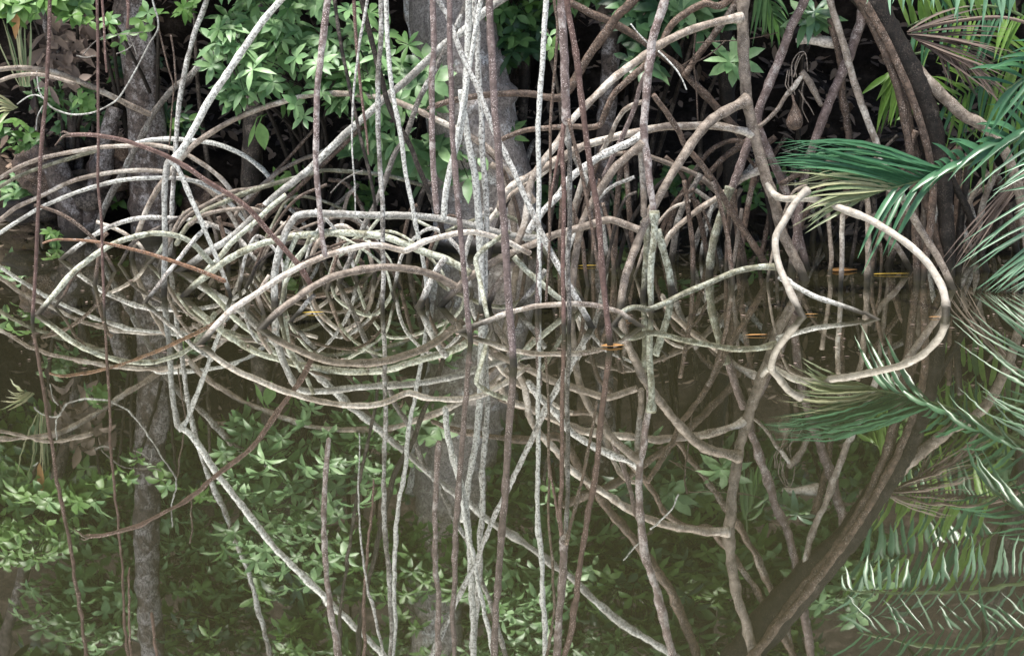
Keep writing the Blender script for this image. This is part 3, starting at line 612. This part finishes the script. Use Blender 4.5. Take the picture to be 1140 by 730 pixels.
shrub('large bright green bush of finger-like leaves at upper left of centre',
      [(330, 70, 291, 85, 62), (262, 50, 292, 34, 60), (400, 60, 290, 56, 66), (300, -40, 290, 90, 60), (420, 130, 291, 36, 36), (265, 105, 293, 22, 20)], 270, 0.095, 0.035, ('bright', 'mid'), 3)
shrub('lower cluster of rounder pale leaves below the tan arch, behind the vertical roots',
      [(455, 175, 280, 34, 28), (500, 178, 281, 32, 30), (410, 165, 282, 26, 22), (470, 90, 284, 24, 32)], 56, 0.12, 0.062, ('bright', 'bright'), 5, leaflets=(3, 5))
shrub('small leafy shrub at top left corner over the strap leaves', [(20, 2, 283, 34, 14), (75, 0, 283, 26, 14)], 40, 0.10, 0.045, ('lime', 'bright'), 8)
shrub('sparse lime green sprig in front of the leaf litter at upper left', [(130, 35, 285, 32, 22), (165, 25, 286, 24, 14), (92, 25, 284, 18, 14)], 26, 0.085, 0.038, ('lime', 'bright'), 9, leaflets=(2, 4))
shrub('tiny lime sprig hanging at the top right of the brown trunk', [(208, 12, 287, 12, 12)], 7, 0.06, 0.025, ('lime', 'lime'), 10)
shrub('deep green shrub at top, left of the big trunk root', [(720, 20, 284, 40, 22), (770, 14, 284, 34, 20), (718, 72, 287, 22, 14)], 44, 0.13, 0.055, ('deep', 'bright'), 11)
shrub('star of five leaves beside the big trunk root', [(812, 68, 300, 8, 5)], 3, 0.13, 0.045, ('bright', 'bright'), 12, leaflets=(5, 6))
shrub('pair of leaf stars at the top between the two right trunk roots', [(905, 14, 300, 16, 14)], 7, 0.12, 0.042, ('bright', 'blue'), 13, leaflets=(5, 6))
shrub('few small leaves clinging by the straight white aerial root', [(612, 46, 305, 10, 16)], 5, 0.07, 0.028, ('bright', 'lime'), 14, leaflets=(3, 4))
shrub('dim shrub in the shade behind the pale flared trunk', [(570, 40, 270, 40, 40), (560, 150, 276, 26, 24)], 34, 0.11, 0.04, ('deep', 'mid'), 15)
shrub('small fresh green seedling near the water at far left', [(60, 262, 272, 18, 10), (90, 110, 280, 14, 20)], 16, 0.07, 0.03, ('lime', 'mid'), 16)
shrub('drooping leaves in the gap below the palm, right of the straight trunk root', [(1015, 120, 300, 12, 12)], 5, 0.12, 0.035, ('lime', 'lime'), 17)
# the bank's foliage above the frame: what the water mirrors below
defs = [(-20, -60), (60, -90), (150, -100), (230, -150), (330, -120), (420, -100), (500, -90), (580, -110), (650, -60), (720, -120), (800, -90), (880, -150), (960, -100), (60, -190), (190, -220), (340, -220), (470, -200), (600, -210), (740, -220), (880, -240), (640, -130), (540, -20)]
pal = [('lime', 'mid'), ('mid', 'lime'), ('bright', 'mid'), ('mid', 'bright'), ('deep', 'lime')]
where = ['at the far left', 'left of the grey leaning stem', 'over the brown trunk', 'right of the brown trunk', 'over the left part of the bush', 'over the right part of the bush', 'over the pale flared trunk', 'over the straight white root', 'over the forked aerial root', 'over the mauve fork', 'left of the big trunk root', 'behind the leaning trunk', 'right of the leaning trunk']
for i, (x, y) in enumerate(defs):
    lab = ('leafy shrub on the bank, mirrored in the water, ' + where[i]) if i < 13 else 'uppermost shrub on the bank, mirrored at the foot of the picture'
    L = random.uniform(0.07, 0.115)
    shrub(lab, [(x, y, (random.uniform(254, 260) if 40 < x < 270 else random.uniform(270, 290)), random.uniform(60, 85), random.uniform(48, 68))], 260, L, L*random.uniform(0.34, 0.5), pal[i % 5], 40+i, group=('uppermost shrubs' if i >= 13 else 'shrubs above the frame'), leaflets=(2, 6), back=2.2)
for i in range(13):
    x = -40+i*100+random.uniform(-20, 20); L = random.uniform(0.075, 0.125)
    shrub('leafy shrub of the rear row on the bank, seen only mirrored', [(x, random.uniform(-90, -40), random.uniform(222, 234), 70, 52)], 210, L, L*random.uniform(0.34, 0.5), pal[(i*3+1) % 5], 80+i, group='rear row of shrubs', leaflets=(2, 6), back=1.4)
for i in range(15):
    x = [110, 200, 30, 610, 690, 850, 20, 95, 60, 190, 330, 400, 460, 760, 150][i]; yy = [215, 215, 210, 215, 220, 210, 150, 135, 110, 140, 205, 215, 190, 200, 80][i]
    shrub('sparse shade seedling low on the bank behind the roots', [(x, yy, random.uniform(250, 262), 32, 18)], 20, 0.09, 0.036, pal[i % 5], 200+i, group='seedlings at the water edge', leaflets=(2, 5), back=0.3)
# two broad hanging single leaves
def single_leaf(label, x, y, tx, ty, w, Wpx, mat, name='hanging_leaf'):
    mb = MB(); a = P(x, y, w); b = P(tx, ty, w+1)
    leaf(mb, a, b-a, Vector((0.2, -1, 0.2)), (b-a).length, Wpx*mpp(w), droop=0.05, seg=6, fold=0.35)
    mb.tube([a, a+Vector((0.01, 0.02, 0.03)), a+Vector((0.03, 0.05, 0.04))], [0.003]*3, n=5)
    o = mb.build(name, LM[mat], origin=a); tag(o, label, 'leaf'); return o
single_leaf('single rounded green leaf hanging alone in the dark hollow', 289, 137, 295, 167, 296, 15, 'lime')
single_leaf('narrow drooping leaf just left of the lone rounded leaf', 284, 138, 276, 164, 296, 5, 'lime')
single_leaf('yellowed broad leaf standing among strap leaves at far left', 18, 8, 17, 44, 284, 9, 'orange')

# dead leaf litter heaped on the bank (one could not count it)
mb = MB(); rn = random.Random(77)
def litter(xa, xb, ya, yb, wa, wb, n):
    for i in range(n):
        x = rn.uniform(xa, xb); w_ = rn.uniform(wa, wb); q = P(x, w_, w_); q.z = 0
        q.y += rn.uniform(0.3, 2.6); q.z = bank_z(q.x, q.y)+0.01
        leaf(mb, q, Vector((rn.uniform(-1, 1), rn.uniform(-1, 1), rn.uniform(-0.2, 0.7))), Vector((rn.uniform(-.5, .5), -0.6, 1)), rn.uniform(0.05, 0.13), rn.uniform(0.02, 0.05), droop=rn.uniform(-0.3, 0.6))
litter(-80, 1230, 0, 0, 240, 262, 2600); litter(-20, 190, 0, 0, 240, 262, 900)
tag(mb.build('leaf_litter', LM['litter']), 'brown dead leaves strewn thickly over the muddy bank', 'leaf litter', kind='stuff')

# curled dead leaves caught at upper left and mud lumps at the water's edge
mb = MB(); rn = random.Random(12); q0 = P(70, 55, 262)
for i in range(70):
    q = P(rn.gauss(68, 14), rn.gauss(52, 20), rn.uniform(264, 272))
    leaf(mb, q, Vector((rn.uniform(-1, 1), -0.3, rn.uniform(-1, 0.5))), Vector((rn.uniform(-.5, .5), -1, 0.5)), rn.uniform(0.06, 0.14), rn.uniform(0.03, 0.06), droop=rn.uniform(-0.2, 0.9), fold=0.6)
tag(mb.build('dead_leaf_clump', LM['dead'], origin=q0), 'clump of curled pinkish dead leaves caught behind the leftmost aerial roots', 'dead leaves')
for i, (x, y, w_, rx, ry) in enumerate([(50, 190, 258, 30, 26), (96, 215, 262, 34, 24), (130, 190, 256, 26, 34), (30, 235, 264, 30, 14), (230, 225, 256, 30, 20), (92, 165, 250, 26, 18)]):
    bm = bmesh.new(); bmesh.ops.create_icosphere(bm, subdivisions=4, radius=1); k = mpp(w_); c = P(x, y, w_)
    for v in bm.verts:
        n_ = v.co.normalized(); f = 1+0.45*noise.noise(n_*1.6+Vector((i*5, 0, 0)))+0.14*noise.noise(n_*5+Vector((i, 3, 0)))
        v.co = Vector((n_.x*rx*k*f, n_.y*ry*k*f*1.2, n_.z*ry*k*f))
    me = bpy.data.meshes.new('mud_lump'); bm.to_mesh(me); bm.free(); me.materials.append(RM['dark' if i % 2 else 'brown'])
    me.polygons.foreach_set('use_smooth', [True]*len(me.polygons))
    o = bpy.data.objects.new('mud_lump', me); COL.objects.link(o); o.location = c
    tag(o, 'dim brown mud lump in the shade at the foot of the bank', 'mud lump', 'mud lumps on the bank')
# ------------------------------------------------------------------ palms
def blade(mb, a, b, W, rn, sag=0.06, mi=0):
    """a narrow folded palm leaflet from a to b, arched a little"""
    d = b-a; L = d.length
    nrm = Vector((rn.uniform(-0.35, 0.35), -0.75, 0.55))
    d = d.normalized(); side = d.cross(nrm).normalized(); up = side.cross(d).normalized(); b0 = len(mb.v); seg = 6
    prof = (0.45, 0.9, 1.0, 0.92, 0.7, 0.4, 0.03); s_ = sag*rn.uniform(0.3, 1.6); sw = rn.uniform(-0.05, 0.05); dr = rn.uniform(0, 0.12) if b.z > 0.1 else 0
    for i in range(seg+1):
        t = i/seg; c = a + d*L*t + Vector((0, 0, 1))*(L*s_*4*t*(1-t)) + side*(L*sw*math.sin(t*math.pi)) - Vector((0, 0, 1))*(L*dr*t**3); hw = W*0.5*prof[i]
        mb.v += [c-side*hw+up*hw*0.35, c, c+side*hw+up*hw*0.35]
    for i in range(seg):
        for k in (0, 1):
            q = b0+i*3+k; mb.face((q, q+1, q+4, q+3), mi)
def lerp(p, q, t): return tuple(a+(b-a)*t for a, b in zip(p, q))
def fan(mb, b0, b1, t0, t1, n, W, rn, mi=0, jit=4, sag=0.06, mi2=None):
    for i in range(n):
        t = (i+0.0)/max(1, n-1)
        b = lerp(b0, b1, t); e = lerp(t0, t1, t)
        e = (e[0]+rn.uniform(-jit, jit), e[1]+rn.uniform(-jit, jit), e[2]+rn.uniform(-1.5, 1.5))
        if abs(e[1]-e[2]) > 12: e = lerp(b, e, rn.uniform(0.78, 1.06) if rn.random() < 0.9 else 0.45)
        if e[1] > e[2]-1: e = (e[0], e[2]-1, e[2])
        blade(mb, P(*b), P(*e), W*mpp(b[2])*rn.uniform(0.75, 1.2), rn, sag, mi if mi2 is None or rn.random() < 0.7 else mi2)
def frond(parent, mats, rachis, fans, seed, rr=2.2, stemmat='stemg', label=None):
    rn = random.Random(seed); mb = MB()
    c = catmull([list(P(*p)) for p in rachis], 6); k = mpp(rachis[0][2])
    mb.tube([Vector(p) for p in c], [rr*k*(1-0.6*i/len(c)) for i in range(len(c))], n=7)
    mb.m = [len(mats)]*len(mb.f)
    for f_ in fans: fan(mb, *f_[:6], rn, **(f_[6] if len(f_) > 6 else {}))
    o = mb.build('frond', [LM[q] for q in mats]+[LM[stemmat]], parent=parent, origin=parent.location)
    if label: o['label'] = label
    return o
def palm(label, x, w, name='palm'):
    e = empty(name, Vector((P(x, w, w).x, gY(w), 0))); tag(e, label, 'palm'); return e
pa = palm('palm leaning in from the right with dark green and blue green fronds over the water', 1290, 322)
mbt = MB(); root_geo(mbt, '1260,-420 1250,-150 1270,60 1285,200 1290,318', 322, 16, 22, up=False, down=True, n=14); mbt.build('trunk', RM['brown'], parent=pa, origin=pa.location)
frond(pa, ['palm', 'palm_tip', 'palm_lime'], [(1262, 80, 318), (1200, 116, 319), (1140, 150, 320), (1092, 176, 321), (1052, 192, 322), (1012, 204, 323), (982, 212, 324), (960, 222, 325)], [
  ((1056, 190, 322), (985, 211, 324), (880, 143, 327), (852, 178, 329), 46, 3.5, dict(sag=0.05)),
  ((1010, 204, 323), (962, 220, 325), (878, 184, 328), (892, 252, 330), 30, 3.8, dict(mi=1, jit=6)),
  ((1040, 196, 322), (1000, 206, 323), (985, 284, 330), (950, 290, 331), 5, 6.5, dict(mi=0, jit=8, sag=0.08)),
  ((1052, 192, 322), (1135, 152, 320), (1022, 165, 324), (1088, 132, 322), 12, 8, dict(jit=6, sag=0.15)),
  ((1062, 188, 322), (1190, 124, 320), (1000, 222, 326), (1100, 190, 324), 9, 7, dict(mi=0, sag=0.1)),
  ((1145, 148, 320), (1240, 90, 319), (1100, 105, 322), (1180, 60, 322), 9, 7, dict(sag=0.1))], 5, rr=3.0, label='dark green frond with leaflets fanned out to the left over the loop root')
frond(pa, ['blue', 'palm'], [(1275, 60, 320), (1262, 140, 321), (1250, 210, 322), (1240, 270, 323), (1225, 315, 324)], [
  ((1262, 120, 321), (1255, 190, 322), (1066, 208, 325), (1066, 232, 326), 5, 5.5, dict(sag=0.08)),
  ((1255, 170, 321), (1246, 235, 322), (1064, 268, 326), (1062, 300, 325), 7, 5, dict(sag=0.07)),
  ((1250, 190, 322), (1236, 285, 323), (1084, 324, 326), (1150, 326, 326), 18, 5, dict(jit=1.5, sag=0.03))], 6, rr=3, label='blue green frond whose leaflet tips touch the water')
frond(pa, ['blue', 'bright'], [(1262, -10, 320), (1200, -28, 321), (1120, -38, 322), (1040, -40, 322), (965, -34, 323)], [
  ((1240, -18, 320), (970, -36, 323), (1245, 40, 324), (962, 8, 326), 34, 4.6, dict(jit=11, sag=-0.03)),
  ((1230, -18, 320), (985, -36, 323), (1190, -90, 322), (950, -70, 324), 15, 3.4, dict(jit=6, sag=0.08))], 7, rr=3, label='pale frond at the top right corner with hanging leaflets')
frond(pa, ['palm', 'blue'], [(1262, 20, 322), (1210, 40, 323), (1160, 72, 324), (1120, 100, 325)], [
  ((1220, 36, 323), (1125, 98, 325), (1140, 110, 326), (1085, 168, 327), 10, 6, dict(jit=6)),
  ((1230, 30, 323), (1128, 94, 325), (1150, 20, 326), (1070, 84, 327), 10, 6, dict(jit=6))], 8, rr=2.5)
frond(pa, ['palm', 'palm_lime'], [(1262, -60, 322), (1180, -100, 322), (1080, -110, 322), (985, -90, 323)], [
  ((1220, -85, 322), (995, -92, 323), (1180, -35, 324), (960, -50, 326), 22, 4.2, dict(jit=18, sag=-0.03)),
  ((1220, -85, 322), (995, -92, 323), (1180, -150, 324), (950, -130, 326), 22, 4.2, dict(jit=18, sag=0.05))], 9, rr=3)
frond(pa, ['palm', 'blue'], [(1285, 120, 326), (1275, 200, 327), (1250, 260, 328)], [
  ((1270, 150, 326), (1250, 262, 328), (1110, 190, 328), (1135, 250, 329), 8, 6, dict(jit=8))], 10, rr=2.5)
pb = palm('yellow green palm thicket behind the leaning mangrove trunk, with dead brown fronds', 1180, 290)
mbt = MB(); root_geo(mbt, '1150,-420 1150,-160 1165,20 1175,150 1180,284', 290, 10, 16, up=False, down=True, n=12); mbt.build('trunk', RM['dark'], parent=pb, origin=pb.location)
frond(pb, ['palm_lime', 'palm'], [(1168, 40, 291), (1120, 10, 292), (1060, 10, 293), (1010, 30, 294)], [
  ((1130, 14, 292), (1012, 28, 294), (1110, -60, 292), (1000, -20, 294), 26, 5.5, dict(jit=12, sag=0.03, mi2=1)),
  ((1140, 18, 292), (1015, 30, 294), (1110, 80, 294), (1008, 78, 296), 24, 5, dict(jit=12, sag=0.03, mi2=1))], 11)
frond(pb, ['palm_lime', 'palm'], [(1168, 60, 290), (1130, 60, 289), (1085, 80, 288), (1050, 120, 288)], [
  ((1150, 60, 290), (1052, 118, 288), (1130, 150, 290), (1035, 170, 290), 22, 4.5, dict(jit=10, mi2=1)),
  ((1150, 60, 290), (1052, 118, 288), (1080, 20, 290), (1020, 92, 290), 22, 4.5, dict(jit=10, mi2=1))], 12)
frond(pb, ['palm_lime', 'lime'], [(1168, 90, 286), (1090, 55, 288), (1020, 60, 290), (990, 82, 292)], [
  ((1010, 62, 291), (988, 84, 292), (1002, 140, 293), (960, 106, 294), 8, 8, dict(jit=3, sag=-0.02)),
  ((996, 76, 291), (1004, 66, 292), (972, 148, 293), (992, 142, 294), 5, 8, dict(jit=3, sag=-0.02))], 13)
frond(pb, ['palm', 'palm_lime'], [(1172, 0, 288), (1120, -60, 288), (1040, -90, 289), (980, -70, 290)], [
  ((1140, -40, 288), (985, -72, 290), (1110, 10, 290), (985, -10, 292), 18, 7, dict(jit=10, mi2=1)),
  ((1140, -40, 288), (985, -72, 290), (1110, -130, 290), (950, -120, 292), 18, 7, dict(jit=10, mi2=1))], 14)
frond(pb, ['palm_lime', 'mid'], [(1172, 120, 284), (1130, 110, 284), (1080, 150, 286), (1060, 180, 286)], [
  ((1150, 112, 284), (1062, 178, 286), (1150, 200, 288), (1050, 225, 288), 12, 6, dict(jit=8, mi2=1)),
  ((1150, 112, 284), (1062, 178, 286), (1080, 90, 288), (1030, 130, 288), 10, 5, dict(jit=8, mi2=1))], 15)
frond(pb, ['dead'], [(1180, 40, 297), (1120, 20, 298), (1060, 24, 299), (1010, 36, 300)], [
  ((1012, 34, 300), (1020, 44, 300), (1098, 0, 299), (1138, 60, 299), 12, 2.6, dict(jit=6, sag=0.02)),
  ((1010, 38, 300), (1030, 52, 300), (1132, 62, 299), (1118, 112, 299), 20, 2.6, dict(jit=9, sag=0.02)),
  ((1040, 50, 300), (1080, 70, 300), (1060, 96, 299), (1130, 122, 299), 16, 2.2, dict(jit=9, sag=0.02))], 16, stemmat='dead', label='dead brown frond of spiky bare leaflets')
frond(pb, ['dead'], [(1180, 200, 300), (1150, 190, 302), (1130, 200, 304)], [
  ((1150, 190, 303), (1130, 200, 304), (1070, 300, 306), (1040, 318, 308), 9, 2.0, dict(jit=8, sag=0.02))], 17, stemmat='dead')
# fern and strap leaves
e = palm('hanging green fern-like frond right behind the big trunk root', 850, 284, name='fern'); e['category'] = 'fern'; e.location = P(852, -60, 284)
frond(e, ['mid', 'lime'], [(850, -62, 284), (848, -30, 284), (852, 0, 284), (862, 22, 285)], [
  ((846, -30, 284), (864, 22, 285), (836, 40, 286), (872, 58, 286), 12, 5.5, dict(jit=3, mi2=1)),
  ((848, -30, 284), (862, 20, 285), (870, -6, 286), (884, 40, 286), 9, 5, dict(jit=3))], 18, rr=1.5)
e = empty('strap_plant', P(26, 96, 278)); tag(e, 'clump of upright yellowish strap leaves at the left edge', 'plant')
mb = MB(); rn = random.Random(3)
fan(mb, (22, 96, 280), (32, 96, 281), (-12, 8, 282), (38, 4, 282), 12, 2.4, rn, jit=8, sag=0.0)
fan(mb, (20, 120, 281), (10, 125, 282), (-25, 95, 284), (-5, 140, 284), 8, 3, rn, jit=5, sag=0.1)
mb.build('leaves', LM['palm_tip'], parent=e, origin=e.location)

# ------------------------------------------------------------------ floating leaves and slivers
def floater(label, x, y, Lpx, mat, ang=0, Wf=0.22, name='floating_leaf'):
    mb = MB(); a = P(x, y, y); a.z = 0.006
    d = Vector((math.cos(ang), math.sin(ang), 0.02))
    L = Lpx*mpp(y); leaf(mb, a-d*L/2, d, Vector((0, 0, 1)), L, L*Wf*2, droop=0.0, seg=6, fold=0.12)
    tag(mb.build(name, LM[mat], origin=a), label, 'floating leaf')
floater('yellow sliver of leaf afloat inside the dotted arch', 349, 349, 24, 'yellow', 0.05, 0.12)
floater('orange leaf afloat at the foot of the slanting reddish aerial root', 682, 386, 26, 'orange', 0.05, 0.28)
floater('thin yellow leaf on dark water left of the green hub', 652, 297, 34, 'yellow', 0.03, 0.08)
floater('orange straw afloat under the low right arch', 842, 374, 26, 'orange', 0.02, 0.1)
floater('curled orange brown leaf afloat beyond the upright roots on the right', 938, 302, 34, 'orange', 0.1, 0.3)
floater('yellow straw afloat behind the cream loop', 990, 306, 46, 'yellow', 0.0, 0.05)
floater('short orange straw beside the right side of the cream loop', 1041, 354, 14, 'orange', 0, 0.12)
floater('pale straw at the foot of the bent leg of the cream loop', 903, 351, 16, 'orange', 0, 0.1)
floater('yellow green leaf bit floating beyond the brown diagonal root', 788, 268, 20, 'yellow', 0, 0.1)
floater('pale straw floating beside the yellow bit beyond the brown diagonal', 754, 281, 16, 'litter', 0, 0.15)
floater('tiny orange straw by the foot of the low arch at right of centre', 704, 358, 14, 'orange', 0, 0.12)
floater('orange leaf fragment afloat near the top of the central arches', 402, 278, 22, 'orange', 0, 0.12)
floater('pale green leaf bit floating inside the kinked arch', 396, 296, 14, 'lime', 0.2, 0.12)

mb = MB(); rn = random.Random(31)
for i in range(700):
    w_ = 262+rn.random()**1.5*150; x = rn.uniform(-20, 1160); a = P(x, w_, w_); a.z = 0.004
    an = rn.uniform(0, 6.28); L = rn.uniform(0.006, 0.03)
    leaf(mb, a, Vector((math.cos(an), math.sin(an), 0.02)), Vector((0, 0, 1)), L, L*rn.uniform(0.2, 0.6), droop=0, seg=3, fold=0.1)
tag(mb.build('floating_debris', LM['dead']), 'tiny specks of leaf and bark drifting on the still water', 'floating debris', kind='stuff')
# ------------------------------------------------------------------ unseen canopy added overhead, out of frame, to shade the hollow
def canopy(label, x, y, z, rx, ry, rz, n, seed, tr):
    rn = random.Random(seed); fo = MB(); st = MB()
    e = empty('tree', Vector((tr[0], tr[1], bank_z(tr[0], tr[1])-0.1))); tag(e, label, 'tree', 'unseen trees shading the bank')
    c0 = Vector((x, y, z)); b = e.location.copy()
    c = catmull([list(b), [b.x*0.9+x*0.1, b.y*0.9+y*0.1, z*0.5], list(c0)], 6)
    st.tube([Vector(p) for p in c], [0.16-0.008*i for i in range(len(c))], n=12, wob=0.2)
    for k in range(7):
        d = c0+Vector((rn.uniform(-rx, rx)*0.7, rn.uniform(-ry, ry)*0.7, rn.uniform(-rz, rz)*0.5))
        st.tube([c0+Vector((0, 0, -0.5)), (c0+d)/2, d], [0.06, 0.035, 0.01], n=6)
    for i in range(n):
        a, b_, g_ = rn.gauss(0, .45), rn.gauss(0, .45), rn.gauss(0, .45)
        if noise.noise(Vector((a*2.5, b_*2.5, g_*2.5+seed))) < -0.25: continue
        rosette(fo, c0+Vector((a*rx, b_*ry, g_*rz)), Vector((rn.uniform(-.6, .6), rn.uniform(-.8, .3), 0.8)), 0.2, 0.10, 5, rn, mi=rn.choice((0, 1)))
    fo.build('crown', [LM['mid'], LM['deep']], parent=e, origin=e.location); st.build('trunk', RM['dark'], parent=e, origin=e.location)
for i, (x, y) in enumerate([(-4.2, 13.0), (-1.4, 11.5), (1.2, 11.6), (3.8, 11.5)]):
    canopy(['leftmost', 'second from the left', 'third from the left', 'rightmost'][i] + ' of the unseen tall trees added to shade the bank', x, y, 4.4, 2.0, 1.5, 0.9, 1100, 90+i, (x*1.15, 14.2))

for o in COL.objects:
    if o.get('label') and len(o['label'].replace('-', ' ').split()) > 16: print('LONG', len(o['label'].split()), o['label'])
